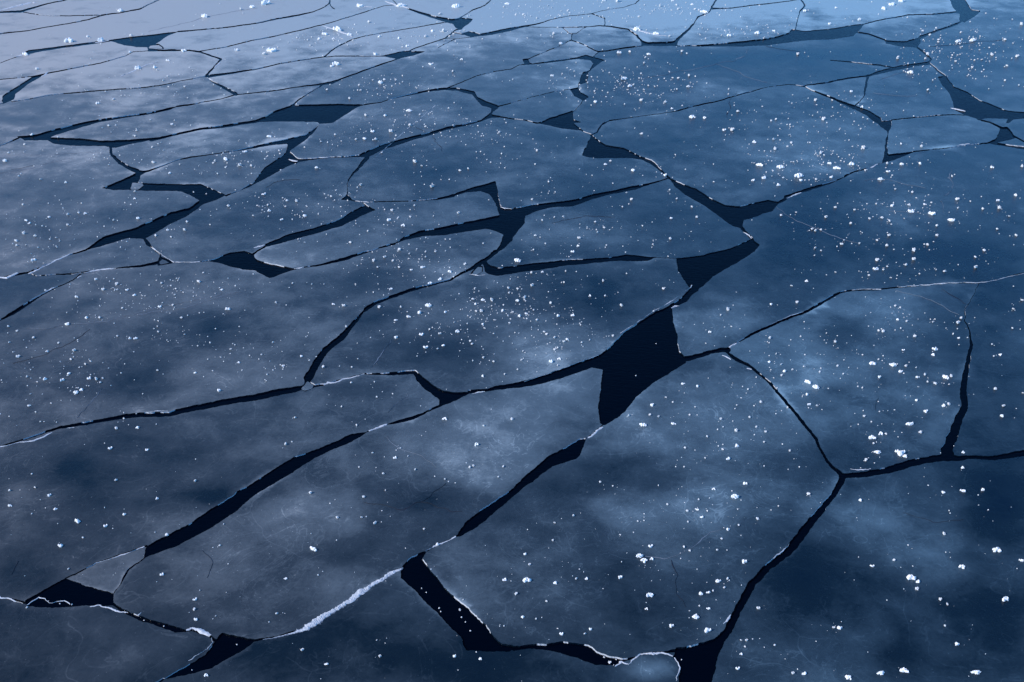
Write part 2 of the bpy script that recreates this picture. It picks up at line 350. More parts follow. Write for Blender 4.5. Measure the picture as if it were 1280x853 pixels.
 [-340,55,1.5, 0,43,1.5, 37,39,1, 60,34.5,1, 87,30,1, 112,25,1.2, 132,19,1.5, 150,17,1, 175,12,1.5, 187,6,1, 200,0,1, 216,-24,1],
 [630,811,5, 648,811.5,5],
]
# ice pieces afloat in the leads
FRAGS = [
 [165,229,179,229.5,181,233,173,238,162,238.5],
 [376,487,385,477,392,482,391,486,380,489.5],
 [187,57.5,198,56.5,204,61.5,195,62.5,186,61],
 [199,329,204,324.5,213,329.5,200,332],
 [589,344,598,334,603,334.5,603,341,594,346.5],
 [655,268,0,0] ,
]
FRAGS=[f for f in FRAGS if len(f)>6]
# crushed white ice along the crack edges: x, y, width
RIDGES = [
 [330,801,1.5, 350,797,2, 366,793,3, 376,790,7, 385,785,12, 396,778,13, 406,771,11, 418,764,9, 430,756,10, 442,748,8, 454,740,11, 464,733,8, 476,726,7, 488,719,9, 497,714,6, 503,711,2],
 [783,832,1.5, 792,824,3, 800,820,4, 808,818,6, 817,820,6, 828,817,4, 836,819,3.5, 842,821,2], [843,823,1.5, 847,829,1.8, 850,836,1.5, 847,846,1.8, 845,853,1.2], [768,835,2, 775,828,3, 784,831,2],
 [232,789,2, 240,787,4, 250,789,7, 258,793,7, 263,797,4], [264,799,1.5, 265,805,1.5, 258,813,1, 245,821,1.2, 236,828,.8],
 [0,747,4, 10,749,2.5, 30,755,2], [35,757,1.5, 48,748,2, 58,749,1.5, 63,755,1.5, 80,752,1.5, 86,757,1.5],
 [86,721,1, 104,712,1.5, 125,703,1.5, 145,697,2, 165,690,2, 181,684,2.5],
 [112,760,1.5, 124,758,2, 150,766,3, 160,767,2], [172,770,3, 176,767,1.5],
 [0,348,3, 10,349,6, 22,343,3.5], [36,344,4, 50,337,3.5, 62,331,2.5, 75,325,3.5, 88,319,2],
 [90,344,1, 110,342,1.5, 117,340,3, 130,338,3.5, 145,337,2], [97,349,2, 103,346,2.5], [58,366,1.5, 65,362,2.5, 72,360,1.5],
 [188,310,1, 192,312,2.5, 200,317,1.5, 210,324,1.5, 218,329,1], [219,329,1.5, 235,329,1.5, 250,328,1.5],
 [0,560,2.5, 12,558,2, 25,554,1.5, 45,551,3, 56,546,3, 65,542,2], [82,537,1.5, 92,536,2], [185,516,1, 196,515,2, 210,515,1.5],
 [404,482,4, 411,479,6, 420,479,3, 430,475,3.5, 442,473,2.5, 457,469,2],
 [461,540,2, 470,536,4, 478,533,4, 484,531,2], [590,494,1.5, 598,492,3, 606,491,2],
 [735,550,2, 743,544,4, 752,536,4], [537,688,1.5, 544,684,3, 548,682,4, 558,679,2, 570,673,3],
 [911,435,2, 918,432,2.5, 925,429,2], [903,446,1.5, 909,448,3, 914,451,2], [934,462,3, 939,464,2],
 [1122,360.5,1, 1135,359,2, 1160,357.5,2, 1185,355,2, 1205,354.5,1.5, 1222,355,1.5, 1247,351,1, 1280,343,1.2],
 [960,408,.8, 985,397,1.5, 1004,391,.8], [1065,364,1, 1075,363,2, 1090,362.5,1, 1101,363,2],
 [930,291,1.5, 937,295,2.5, 940,299,1.5], [839,386,2, 844,384,3.5, 849,384,1.5], [857,365,1, 863,361,2, 864,358,1.5],
 [362,200,2, 367,201.5,4, 373,202,2], [390,199,.8, 407,198,1.5, 425,197,.8],
 [1189,136,2, 1195,137,4, 1203,139,4, 1207,140,2], [1193,184,1, 1203,182,2.5, 1212,181,2], [1084,212,1.5, 1092,209,3, 1097,206,1.5], [983,249,1.5, 993,245,3, 1001,242,1.5],
 [0,13.5,2, 10,11.5,5, 22,8.5,6, 33,5.5,7, 41,3.5,5, 43,5,2], [18,72,2, 26,70,5, 35,68,4], [119,54,2, 127,53,4, 136,51.5,2], [52,97,1.5, 54,96,3, 58,92.5,3.5, 60,91,1.5],
 [260,98,1.5, 263,100,3, 267,101,2], [268,86,1.5, 272,82,3, 276,79,2],
 [481,2,1.5, 486,4,3.5, 496,7.5,4, 505,9,4, 512,12,1.5], [445,8.5,1.5, 455,9,3, 466,9.5,1.5],
 [404,33,1.5, 413,36,3.5, 424,39.5,4, 435,44,4, 440,47,2.5],
 [787,36,1.5, 793,38,4, 803,40.5,4.5, 820,45,3, 834,46.5,1.5],
 [340,46,.8, 355,44,2, 366,44,1], [150,97,1.5, 160,93,2.5, 172,87,3, 183,82,2.5, 197,79,1.5],
 [367,337.5,1, 374,336.5,2.5, 379,335.5,1.5], [318,311,2, 325,309,4, 332,307,2], [587,344,1.5, 598,346,2.5, 606,345,1],
 [546,131,.8, 470,197.5,.8], [450,253,1, 458,253,2.5, 462,254,1], [626,260,1.5, 632,262,2, 640,262,1],
 [905,783,1.5, 911,776,3, 914,771,1.5], [967,700,1, 979,689,2, 986,682,1],
 [1062,588,1, 1072,589,2.5, 1090,587.5,1.5], [655,479,.6, 700,463,.8, 748,446,.8], [775,418,.8, 795,406,1.2, 815,392,1.2, 850,372,1.2],
]
# pale healed seams in the ice, and dark hairline cracks
SEAMS = [
 [30,413, 58,412, 85,407, 110,405, 135,402, 170,393, 205,384, 240,377, 275,369],
 [800,101, 805,99, 840,92, 870,86, 897,81, 915,77, 930,71, 935,61], [897,81, 920,90, 935,98, 958,103],
 [1122,364, 1147,372, 1177,384, 1200,395], [967,258, 1000,278, 1035,295, 1060,303, 1074,306],
 [1110,265, 1135,266, 1150,269, 1165,269], [1177,252, 1179,267], [1182,247, 1189,235, 1190,225, 1187,212],
 [460,462, 470,450, 485,435, 489,425], [100,525, 107,512, 122,495, 130,484],
 [750,125, 765,112, 777,104], [482,547, 500,560, 527,570, 545,587], [487,517, 500,505, 515,497, 512,492],
 [0,196, 30,195, 60,194, 95,193, 125,192], [10,218, 40,211, 70,204, 92,198],
 [187,40, 225,31, 250,24, 270,20, 300,14, 320,11], [1100,100, 1120,94, 1140,90],
 [1090,117, 1110,119, 1130,121, 1148,121], [1080,226, 1110,226, 1135,232, 1155,237],
 [175,395, 230,385, 300,366], [0,218, 35,211],
 [795,698, 830,700, 860,686, 885,667, 905,663],
]
HAIRLINES = [
 [454,631, 480,634, 502,638, 525,630, 544,615, 553,606], [525,630, 544,639, 560,644, 576,642],
 [13,717, 17,705, 20,698], [1177,362, 1190,370, 1205,380], [920,115, 912,130, 908,148],
 [330,235, 350,228, 372,224], [20,455, 60,445, 90,430, 108,415], [520,160, 545,175, 550,190], [250,690, 262,705, 258,725], [840,700, 850,720, 846,745, 858,762], [690,280, 730,270, 770,272], [1130,640, 1165,655, 1200,650], [960,58, 975,62, 1000,66], [1162,60, 1190,57, 1225,53, 1255,51], [1098,512, 1097,505, 1099,498], [40,208, 10,214],
]
# patches of clear dark ice (negative) and frosted ice (positive; broad far ones also paint in sky sheen): x, y, rx, ry, amount
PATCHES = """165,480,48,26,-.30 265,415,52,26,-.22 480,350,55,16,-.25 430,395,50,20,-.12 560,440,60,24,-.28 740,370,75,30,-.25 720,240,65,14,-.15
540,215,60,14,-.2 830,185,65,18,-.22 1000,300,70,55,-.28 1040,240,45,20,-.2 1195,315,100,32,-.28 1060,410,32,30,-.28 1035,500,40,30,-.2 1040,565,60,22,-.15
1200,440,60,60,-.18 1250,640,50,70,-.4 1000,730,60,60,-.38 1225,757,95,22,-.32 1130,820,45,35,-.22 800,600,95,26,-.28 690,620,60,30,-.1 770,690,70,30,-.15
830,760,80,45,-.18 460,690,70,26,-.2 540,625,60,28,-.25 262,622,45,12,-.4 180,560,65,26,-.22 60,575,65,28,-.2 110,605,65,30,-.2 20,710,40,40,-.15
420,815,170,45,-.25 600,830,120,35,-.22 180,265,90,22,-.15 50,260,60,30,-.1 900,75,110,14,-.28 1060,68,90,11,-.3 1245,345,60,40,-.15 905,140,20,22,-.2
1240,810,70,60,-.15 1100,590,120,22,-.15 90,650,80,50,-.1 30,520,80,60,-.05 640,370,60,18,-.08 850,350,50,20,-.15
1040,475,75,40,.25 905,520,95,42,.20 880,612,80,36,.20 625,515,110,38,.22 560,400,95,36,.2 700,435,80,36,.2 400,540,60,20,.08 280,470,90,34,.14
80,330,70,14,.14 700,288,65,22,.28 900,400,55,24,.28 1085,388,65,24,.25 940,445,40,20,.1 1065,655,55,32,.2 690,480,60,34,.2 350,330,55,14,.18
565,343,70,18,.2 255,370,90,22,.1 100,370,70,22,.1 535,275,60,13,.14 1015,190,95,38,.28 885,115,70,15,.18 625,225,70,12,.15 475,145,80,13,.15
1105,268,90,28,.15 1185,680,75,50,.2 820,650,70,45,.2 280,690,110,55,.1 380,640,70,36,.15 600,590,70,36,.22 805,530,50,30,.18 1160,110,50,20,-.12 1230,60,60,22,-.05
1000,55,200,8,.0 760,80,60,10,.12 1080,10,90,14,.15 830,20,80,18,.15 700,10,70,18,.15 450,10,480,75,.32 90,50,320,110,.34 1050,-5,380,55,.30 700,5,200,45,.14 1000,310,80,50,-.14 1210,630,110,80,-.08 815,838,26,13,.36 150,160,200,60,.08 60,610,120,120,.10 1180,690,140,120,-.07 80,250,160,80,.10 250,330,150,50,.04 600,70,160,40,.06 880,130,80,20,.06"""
LUMPS = """40,594,2.5 44,611,3.5 62,621,5 12,615,3.5 13,634,5 70,638,5 40,644,3.5 97,653,8 132,659,6 104,674,4 76,684,6 156,645,5 196,625,5 145,602,4 244,603,4 280,657,3 275,684,4.5 203,720,5 209,670,5 244,751,5 245,776,6 243,764,4 270,772,3 131,636,2 194,667,2 250,740,3 86,713,4 34,761,4 258,846,5
388,618,4 449,586,3.5 479,594,4 519,589,3 482,615,3.5 455,623,4 413,631,2.5 422,649,4 452,649,4.5 469,656,4 530,663,3 392,689,8 357,725,5 398,721,3.5 346,769,4 556,601,4.5 592,584,3 587,586,3.5 629,585,3.5 623,598,3.5 378,814,4 408,832,5 475,822,3.5 471,802,3 569,822,5 601,825,5 539,714,2.5 631,727,5 579,752,3 630,785,3 547,683,5
750,605,4 766,610,3 823,609,2.5 855,586,3 892,614,5 918,624,9 931,607,5 834,633,3.5 873,627,4 871,639,5 877,649,5 859,641,3 860,655,4 884,641,3 922,639,3 947,651,4 717,647,4.5 693,656,4 797,654,3.5 805,653,3 775,671,3.5 813,685,7 910,664,6 923,659,4.5 902,676,3.5 855,686,4 862,691,4 896,690,4 799,698,8 805,703,8 814,701,6 930,705,7 657,695,5 662,708,4 658,728,8 695,731,6 720,726,4 733,726,5.5 775,724,6 683,754,4 654,774,5 670,776,4 702,795,5 731,795,4 738,789,5 812,747,8 808,764,5 839,785,5 884,791,8 869,774,8 885,763,5 874,760,4 876,745,6 885,743,5 891,741,4 898,729,7 909,726,4.5 905,737,4 691,678,3 645,745,4 948,762,4.5 926,802,4 933,802,4 926,819,5 922,837,6 931,810,4
1010,620,4 1076,627,5 1203,586,5 1179,617,5 1203,615,6.5 1228,614,6 1186,640,3 1235,639,3 1180,669,4 1245,689,9 1202,710,7.5 1135,683,3 1117,702,3.5 1090,709,5 1138,724,9 1147,729,7 1146,738,4 1276,702,6 1175,751,3.5 1184,757,3.5 1256,751,9 1181,784,4 1050,787,7 1042,786,4 1195,807,7 968,808,4 1005,844,6 991,843,4 1061,849,8 1101,843,8.5 1130,840,9 1220,842,9 973,635,3
11,410,4 42,424,3.5 12,430,3.5 59,441,5.5 23,448,4.5 93,440,4 89,451,4 107,457,3.5 113,453,2 147,422,3.5 162,425,5.5 170,425,5 198,417,4.5 197,410,3 209,427,3 231,420,3 263,430,2.5 34,473,4.5 57,476,6.5 78,477,7 87,469,6 112,475,5.5 121,476,4.5 126,480,4 95,493,7 103,489,6 37,509,5 45,517,3.5 51,529,3 71,530,3.5 197,465,4 244,468,5 298,455,5 274,490,5.5 146,537,4 173,536,5 138,562,5.5 184,564,5 155,525,3
377,447,5 396,448,3 354,459,5 334,470,3 404,461,4 440,461,4 433,410,3 495,424,5 495,402,5 527,420,6 537,414,4 550,419,3.5 572,417,6 532,436,7 554,434,5 547,438,3 590,432,4 604,407,5 617,419,3 604,449,3 591,453,3 617,454,4.5 631,470,4 604,472,5 439,480,4 468,479,3 471,498,3.5 491,494,3 427,510,3 369,524,4.5 446,533,4 365,554,3 357,557,4 466,568,3.5 494,574,5 510,572,3.5 501,562,3 556,526,6 605,534,3 595,558,6.5 526,509,2
671,402,4 680,417,4.5 683,420,3 693,424,3.5 709,426,5 705,429,3.5 727,430,3 737,427,3 766,422,3 697,437,4 693,439,3 654,441,3.5 652,452,4 689,454,7 699,451,5 697,459,4 647,464,4 914,410,3 887,417,5 882,431,3 854,482,5 872,485,5 815,509,6 832,499,3.5 841,505,3 786,522,4 812,521,3.5 804,534,8 842,532,6 823,523,3 869,511,2.5 862,521,4 901,526,3.5 916,529,3 937,524,4 921,509,3.5 951,505,4 935,489,4 945,536,3 904,536,3 897,539,2.5 920,541,4.5 957,542,3.5 884,548,3 943,546,3 898,560,3.5 903,564,3.5 920,560,6.5 955,555,4 856,562,4 881,575,4.5 910,576,6 955,585,3 640,526,4
962,424,4 970,444,4 962,454,5 981,466,6 977,471,4.5 967,474,3 1033,418,3 1044,429,4 1005,460,4.5 1026,462,3 1047,459,3 1054,469,4 1009,479,9 1019,486,8 1008,495,5 1011,507,5 1021,509,4.5 1098,415,4 1104,416,4 1122,401,5 1126,412,4 1133,403,3 1143,422,4 1166,404,3 1129,439,5 1169,438,8 1167,445,6 1078,445,3 1090,456,8 1098,451,4 1099,473,5 1115,458,10 1126,466,7 1132,459,3.5 1145,461,3 1147,473,5 1159,479,4 1169,481,4 1156,470,4 1182,474,9 1189,472,4 1186,482,3 1191,419,3 1198,424,5 1146,502,5 1157,516,5.5 1179,509,7 1186,507,4 1118,514,3 1079,515,3 1080,522,3 1099,516,3 1089,529,3 1137,532,8 1150,542,4.5 1100,544,7 1090,549,8 1107,544,4 1092,556,4 1097,567,8 1126,569,11 1132,572,7 1121,566,6 1082,577,4 1203,567,5 1265,412,4 1240,432,3 1250,445,5 1242,447,4 1244,488,4 1254,509,4 1252,522,6 1278,493,4 987,566,3 984,512,4 999,586,2.5
107,269,6 99,268,4.5 173,275,6 33,277,6 37,281,6 62,273,5 85,270,4 30,294,4.5 44,297,4.5 42,327,7 21,303,4 21,309,4.5 85,283,3.5 82,230,6 96,373,5.5 159,364,5 168,371,5.5 147,364,4 146,357,3.5 120,351,5 129,364,4 202,356,4.5 221,350,4 249,354,4.5 214,359,3.5 277,364,5 285,388,6.5 227,399,4.5 286,259,4.5 195,296,4 210,289,5 214,298,4 231,289,4 234,279,4 169,241,4 168,250,5 85,407,7 109,399,5 125,399,4.5 182,372,3 153,387,3 198,409,4 198,403,3 200,385,5
359,252,5 371,253,4 336,265,6 335,258,4.5 352,276,6 330,244,7 381,271,6 426,260,3 414,247,3.5 406,244,3 451,233,4 486,277,7 504,284,6 498,274,4 490,265,3.5 481,264,3 513,273,3 518,259,4 542,272,3 573,268,3.5 438,305,4 381,305,3.5 373,301,3.5 512,319,4 467,328,4 472,336,4.5 447,334,3 499,336,4.5 481,323,3.5 499,314,4 491,328,3 514,339,5 529,336,7 562,341,8 532,323,3 604,306,3 550,351,7 581,332,3 489,363,5 467,367,3 539,357,6 345,380,4 417,382,5 430,384,4 390,357,3 366,356,3 536,384,9 525,393,7 511,398,6 501,386,4.5 494,402,5 557,392,5 591,376,4.5 604,377,6 615,377,4.5 595,382,5 595,391,4 602,391,4.5 629,390,5 604,407,5 572,417,6 537,413,4 636,362,3.5 594,362,3 474,386,4 568,405,3
686,229,4 766,231,3.5 694,242,3.5 665,251,3 678,277,3.5 693,273,3.5 704,272,3 744,279,4.5 755,286,3.5 734,287,3 747,292,3.5 669,296,4 675,298,3 682,306,3.5 667,314,4 722,309,6 724,299,4 716,316,5 758,308,3.5 789,251,4 778,260,3 803,284,4 839,274,5 838,300,4.5 816,307,4 865,260,3 871,273,3.5 837,239,4 846,250,4 647,328,8 664,343,4 678,342,5 707,341,3 783,344,3.5 754,353,3.5 705,355,4.5 665,359,4.5 647,363,4 737,372,5.5 656,374,4 647,378,5 688,381,3.5 777,384,4.5 829,363,4.5 650,397,6 658,394,5 697,397,5.5 716,396,6 817,391,4 886,416,5 910,389,5 914,410,4 901,396,4 835,322,3 782,317,3
999,222,12 1001,227,6 972,233,7 979,224,4 1039,223,6 1100,226,8 1020,226,4 1115,259,6 1136,258,5 1139,266,9 1165,269,9 1145,249,3 1140,242,4 1156,257,6 1164,255,4 1189,277,9 1196,251,5 1247,252,7 1228,263,5 1249,262,5 1269,246,5 1261,272,4 1032,273,4 1068,264,3.5 1044,261,3 995,267,3 976,271,4 1087,275,3 1102,274,4 1112,278,3.5 1015,288,3.5 1019,290,3.5 1026,289,4 1063,281,3 1111,296,4 1096,302,4 1108,309,5 1074,306,3 1055,302,3.5 1052,307,4 1046,310,3 1019,312,5 1026,315,3.5 1018,321,3.5 1171,284,4.5 1171,296,3.5 1159,308,4.5 1155,307,3 1142,315,5 1142,326,5 1132,333,4.5 1096,327,5 1095,338,8 1104,339,4 1109,335,4 1113,349,3.5 1086,346,3 1180,341,4.5 1170,339,3.5 1219,336,5 1230,315,5 1219,323,3.5 1246,288,4 1270,296,3.5 1008,353,5.5 989,359,4 964,382,6 996,380,3.5 1044,342,3 1119,384,4.5 1125,386,3 1134,404,4 1166,404,4 1201,399,4 1197,405,5 1266,388,5 1277,377,5 1149,344,3
1064,116,7 1077,135,6 1040,127,4 1019,127,4 1127,207,6.5 1110,216,7 1037,206,7 1046,212,9 1064,207,8 976,211,10 972,232,6 1240,211,7 1150,206,7 1026,193,5 1029,151,5 1136,92,6 1160,114,5 1126,182,4 1152,185,5 1079,187,5 1190,222,3 1277,210,5 1109,206,5 967,176,5 969,188,5 970,151,5 989,180,5
690,96,6 787,109,9 744,129,6 739,133,3.5 780,100,8 840,137,6 801,127,4 832,129,4.5 812,119,3 846,113,4 866,148,9 880,149,7 922,141,5 905,164,6 915,164,5 942,179,7 949,208,9 955,224,8 941,227,6 831,220,7 791,215,7 757,207,6 763,203,4 765,231,3.5 740,221,3.5 669,207,3.5 671,190,3.5 802,169,3 844,195,3 860,110,5 861,96,5 892,229,3
437,125,5 476,105,9 480,101,6 457,146,5 482,146,6 489,166,5 466,166,6 470,176,5 512,158,4 529,140,3 525,145,4 511,140,8 336,172,8 396,211,6 566,91,5 561,137,3.5 539,82,6 415,84,7 410,180,4 419,170,3.5 401,179,4 445,176,3.5 456,175,7 519,204,5 527,209,4 575,215,4 562,226,3 624,167,3 598,167,3.5 615,176,3 627,194,4 540,235,5 626,206,3
47,88,4 122,131,6 136,159,4.5 142,126,4 215,157,6 171,165,4 169,172,4 306,191,7 282,201,8 269,203,5 212,218,5.5 300,208,5 272,219,4 279,193,3 24,222,4 6,203,8 11,193,4 51,226,3.5 192,205,5 314,209,5 40,170,6
86,53,15 110,47,6 164,46,5 230,65,9 315,10,8 301,13,5 255,22,12 46,88,4 150,15,10 172,87,10 194,86,7 162,67,6 296,64,8 32,68,8 126,52,12 210,77,6
340,65,14 330,69,5 399,50,6 417,50,6 406,44,10 422,39,14 437,45,8 509,59,6 541,40,7 554,40,5 532,47,5 577,76,5.5 537,81,6 420,82,10 450,9,12 570,10,12 332,6,14 501,9,14 474,47,6 499,49,6 461,29,5 634,6,8 550,19,5 470,69,7
797,39,13 820,44,10 837,47,5 810,69,8 774,67,7 787,66,4 911,46,9 882,50,4 805,80,3.5 852,66,5 947,43,10 701,56,7 692,44,5 880,17,9 840,2,6 865,7,6 825,9,4 755,2,7 772,3,5
1104,12,10 1115,7,9 1127,3,11 1215,52,10 1197,53,8 1240,70,5 1271,72,5 1122,74,5 1074,26,7 1037,31,6 1045,11,6 1006,15,6 967,40,6 1139,92,8 997,69,4 1159,69,4 1277,32,5 1256,51,5"""
# one seed per floe: x, y, look, where it lies, frost offset
FLOES = [
 (-51,-3,'pale frosted','in far left corner above the white ridge',.1),
 (140,-2.7,'pale smooth','reaching the far edge right of a white ridge',.1),
 (270,6.7,'long pale blue','stretching behind the far left dark pool',.1),
 (452,-3,'pale streaked','sloping up right of the far left dark pool',.1),
 (551,0,'pale clean','between two cracks behind the bow-tie pool',.1),
 (666,4,'pale glittering','thickly speckled, at far edge right of centre',.1),
 (823,15.7,'pale blue','with the white ridge on its curved near side',.1),
 (948.7,-8,'thin pale','slipping out at far edge above a long crack',.1),
 (1094,2,'pale blue','carrying three big snow lumps at far edge',.08),
 (1293,59.7,'broad blue','filling far right corner beyond the wide channel',.03),
 (938,29.7,'pale blue','behind the left end of far blue channel',.1),
 (377,57,'long pale','strewn with white snow streaks, upper left',.1),
 (-61.7,32.7,'pale wedge shaped','at left edge just under the far ridge',.1),
 (1131.7,36.3,'lens shaped blue','between far blue channel and wide channel mouth',.05),
 (724,26.7,'thin pale sliver of an','above the small rounded dark-centred floe',.1),
 (477.3,56,'pointed pale','ending in a tip at the bow-tie pool',.1),
 (755.7,49,'small rounded','with a dark centre, beside far blue channel',-.02),
 (558.7,82.7,'long blue grey','running from bow-tie pool to upper left pool',.02),
 (717,38.7,'tiny triangular','wedged above the small rounded dark-centred floe',.05),
 (572.3,45.7,'tiny sliver of an','pinched right below the bow-tie pool',.05),
 (840.3,99,'wide dark blue','along the near side of far blue channel',-.05),
 (714.3,62.3,'small wedge shaped','left below the small rounded dark-centred floe',.03),
 (66.3,76.7,'long pale','bearing the big white lump, far left',.1),
 (194.7,59.3,'small grey','caught at the near rim of far left pool',.0),
 (178.3,87.3,'pale frosted','ending left at the small slanted pool',.1),
 (388.7,90.7,'slender lens shaped','below the snow streaked floe, upper left',.1),
 (652,103.7,'blue grey speckled','left of the two small blocky leads',.02),
 (1130.3,117.3,'blue','forming the left bank of the wide channel',.0),
 (-46.7,121.3,'small pale wedge of an','at left edge behind the slanted pool',.1),
 (1051,114,'small triangular','upper right, next to a short vertical crack',.02),
 (-37,161.7,'long plain grey blue','at left edge below the slanted pool',.04),
 (950.3,183,'large blue','most thickly snow speckled, upper right',-.02),
 (293.3,137.7,'long lens shaped','behind the forked dark lead at left',.06),
 (672.7,137.3,'small smooth','left behind the dark triangular lead',.0),
 (451.7,163.3,'rounded blue grey','right of the big upper left pool',.0),
 (1179.3,165.7,'plain smooth blue','touching the white fragment in wide channel',.02),
 (1366,172.7,'small blue wedge of an','at right edge, near side of wide channel',.0),
 (255,178.7,'tongue shaped pale','in front of the forked dark lead',.06),
 (1310,184,'thin blue sliver of an','at right edge between two narrow leads',.0),
 (7.7,263.7,'large grey blue','at left edge above the long left lead',.05),
 (1211.7,268.3,'large dark blue','right of centre, reaching the right edge',-.06),
 (282,218,'pale grey blue','between hairline crack and the bent black lead',.06),
 (356.7,252.3,'broad speckled','between bent black lead and straight black lead',.03),
 (790,279,'dark blue half moon','above the upper black pool, right of centre',-.08),
 (634.3,205,'large dark rounded','in upper centre above the branching lead',-.03),
 (172.3,233.3,'small grey','afloat where the bent black lead narrows',.1),
 (482.7,280.7,'long smooth','between straight black lead and branching lead',.04),
 (112,435,'very large mottled','stretching from left edge to branching lead',.0),
 (148.7,319,'small boat shaped','below the long left lead, white rimmed',.04),
 (1323.7,443,'dark blue','at right edge beyond the tall narrow crack',-.1),
 (585,416,'large mottled','left of the big black pool, image centre',.0),
 (205.3,328,'tiny grey','in the small lead right of boat-shaped floe',.05),
 (597.7,339,'tiny pale','stuck at the left tip of a black lead',.15),
 (-83.3,390,'plain dark wedge of an','at left edge below the boat-shaped floe',-.04),
 (1062,479,'large frosted','right of the big pool, bordered by cracks',.0),
 (749,676.7,'very large frosted','directly below the big black pool',.02),
 (330.3,706.3,'large mottled','lower left, between two diagonal black leads',.0),
 (50.3,642.7,'broad dark grey','at left edge above the lower left slab',-.06),
 (384,483,'tiny grey','blocking a crack junction left of centre',.1),
 (1166.7,746.7,'very large dark','filling the lower right corner',-.06),
 (120.3,721,'thin flat grey slab of an','wedged in the lower left lead',.0),
 (496.7,815,'dark smooth','at the near edge under the white ridge',-.05),
 (4,831.7,'dull grey','filling the lower left corner',-.11),
]
# ------------------------------------------------------------------ survey raster -> floe outlines
S = 3; X0, X1, Y0, Y1 = -320, 1600, -22, 1000
W = (X1 - X0) * S; H = (Y1 - Y0) * S

def fill_poly(mask, pts, val):
    p = np.array(pts, float).reshape(-1, 2); p = (p - [X0, Y0]) * S
    q = np.roll(p, -1, 0)
    for y in range(max(0, int(p[:, 1].min())), min(H - 1, int(p[:, 1].max()) + 1) + 1):
        yc = y + .5
        m = (p[:, 1] <= yc) != (q[:, 1] <= yc)
        if not m.any(): continue
        xs = np.sort(p[m, 0] + (yc - p[m, 1]) / (q[m, 1] - p[m, 1]) * (q[m, 0] - p[m, 0]))
        for a, b in zip(xs[::2], xs[1::2]):
            a = int(max(0, np.ceil(a - .5))); b = int(min(W, np.floor(b - .5) + 1))
            if b > a: mask[y, a:b] = val

def stroke(mask, pts):
    p = np.array(pts, float).reshape(-1, 3)
    for (xa, ya, wa), (xb, yb, wb) in zip(p[:-1], p[1:]):
        ax, ay, bx, by = (xa - X0) * S, (ya - Y0) * S, (xb - X0) * S, (yb - Y0) * S
        ra, rb = max(wa * S / 2, .8), max(wb * S / 2, .8); r = max(ra, rb) + 1
        x0 = int(max(0, min(ax, bx) - r)); x1 = int(min(W, max(ax, bx) + r + 1))
        y0 = int(max(0, min(ay, by) - r)); y1 = int(min(H, max(ay, by) + r + 1))
        if x1 <= x0 or y1 <= y0: continue
        yy, xx = np.mgrid[y0:y1, x0:x1]; xx = xx + .5; yy = yy + .5
        dx, dy = bx - ax, by - ay
        t = np.clip(((xx - ax) * dx + (yy - ay) * dy) / (dx * dx + dy * dy + 1e-9), 0, 1)
        mask[y0:y1, x0:x1][np.hypot(xx - ax - t * dx, yy - ay - t * dy) <= ra + (rb - ra) * t] = 0

def components(mask):
    parent = []; runs = []; prev = []
    def find(a):
        while parent[a] != a:
            parent[a] = parent[parent[a]]; a = parent[a]
        return a
    for y in range(H):
        d = np.diff(np.concatenate(([0], mask[y], [0])).astype(np.int8))
        cur = []; j = 0
        for a, b in zip(np.nonzero(d == 1)[0].tolist(), np.nonzero(d == -1)[0].tolist()):
            i = len(parent); parent.append(i); runs.append((y, a, b)); cur.append((a, b, i))
            while j < len(prev) and prev[j][1] <= a: j += 1
            k = j
            while k < len(prev) and prev[k][0] < b:
                parent[find(i)] = find(prev[k][2]); k += 1
        prev = cur
    lab = np.zeros((H, W), np.int32); ids = {}
    for i, (y, a, b) in enumerate(runs):
        lab[y, a:b] = ids.setdefault(find(i), len(ids) + 1)
    return lab

def closed(f, w):
    return sum([[f[i], f[i + 1], w] for i in range(0, len(f), 2)], []) + [f[0], f[1], w]

mask = np.ones((H, W), np.uint8)
for q in LEADS: fill_poly(mask, q, 0)
for q in CRACKS: stroke(mask, q)
for q in FRAGS:
    stroke(mask, closed(q, 1.6)); fill_poly(mask, q, 1); stroke(mask, closed(q, .6))
LAB = components(mask)

def outline_loops(li):
    """closed pixel-edge loops of one label, in raster units"""
    ys, xs = np.nonzero(LAB == li)
    y0, y1, x0, x1 = ys.min(), ys.max() + 1, xs.min(), xs.max() + 1
    m = np.zeros((y1 - y0 + 2, x1 - x0 + 2), bool)
    m[1:-1, 1:-1] = LAB[y0:y1, x0:x1] == li
    nxt = {}
    def add(a, b): nxt.setdefault(a, []).append(b)
    for (yy, xx) in zip(*np.nonzero(m & ~np.roll(m, 1, 0))): add((xx, yy), (xx + 1, yy))
    for (yy, xx) in zip(*np.nonzero(m & ~np.roll(m, -1, 0))): add((xx + 1, yy + 1), (xx, yy + 1))
    for (yy, xx) in zip(*np.nonzero(m & ~np.roll(m, 1, 1))): add((xx, yy + 1), (xx, yy))
    for (yy, xx) in zip(*np.nonzero(m & ~np.roll(m, -1, 1))): add((xx + 1, yy), (xx + 1, yy + 1))
    loops = []
    while nxt:
        s = next(iter(nxt)); p = s; lp = []
        while True:
            lp.append(p); ql = nxt[p]; q = ql.pop()
            if not ql: del nxt[p]
            p = q
            if p == s: break
        loops.append(np.array(lp, float) + [x0 - 1, y0 - 1])
    return loops

def smooth_loop(p, sig, step):
    k = np.arange(-int(3 * sig) - 1, int(3 * sig) + 2); g = np.exp(-.5 * (k / sig) ** 2); g /= g.sum()
    q = sum(w * np.roll(p, -i, 0) for i, w in zip(k, g))
    # keep the frame edge of the survey straight
    return q[::step]

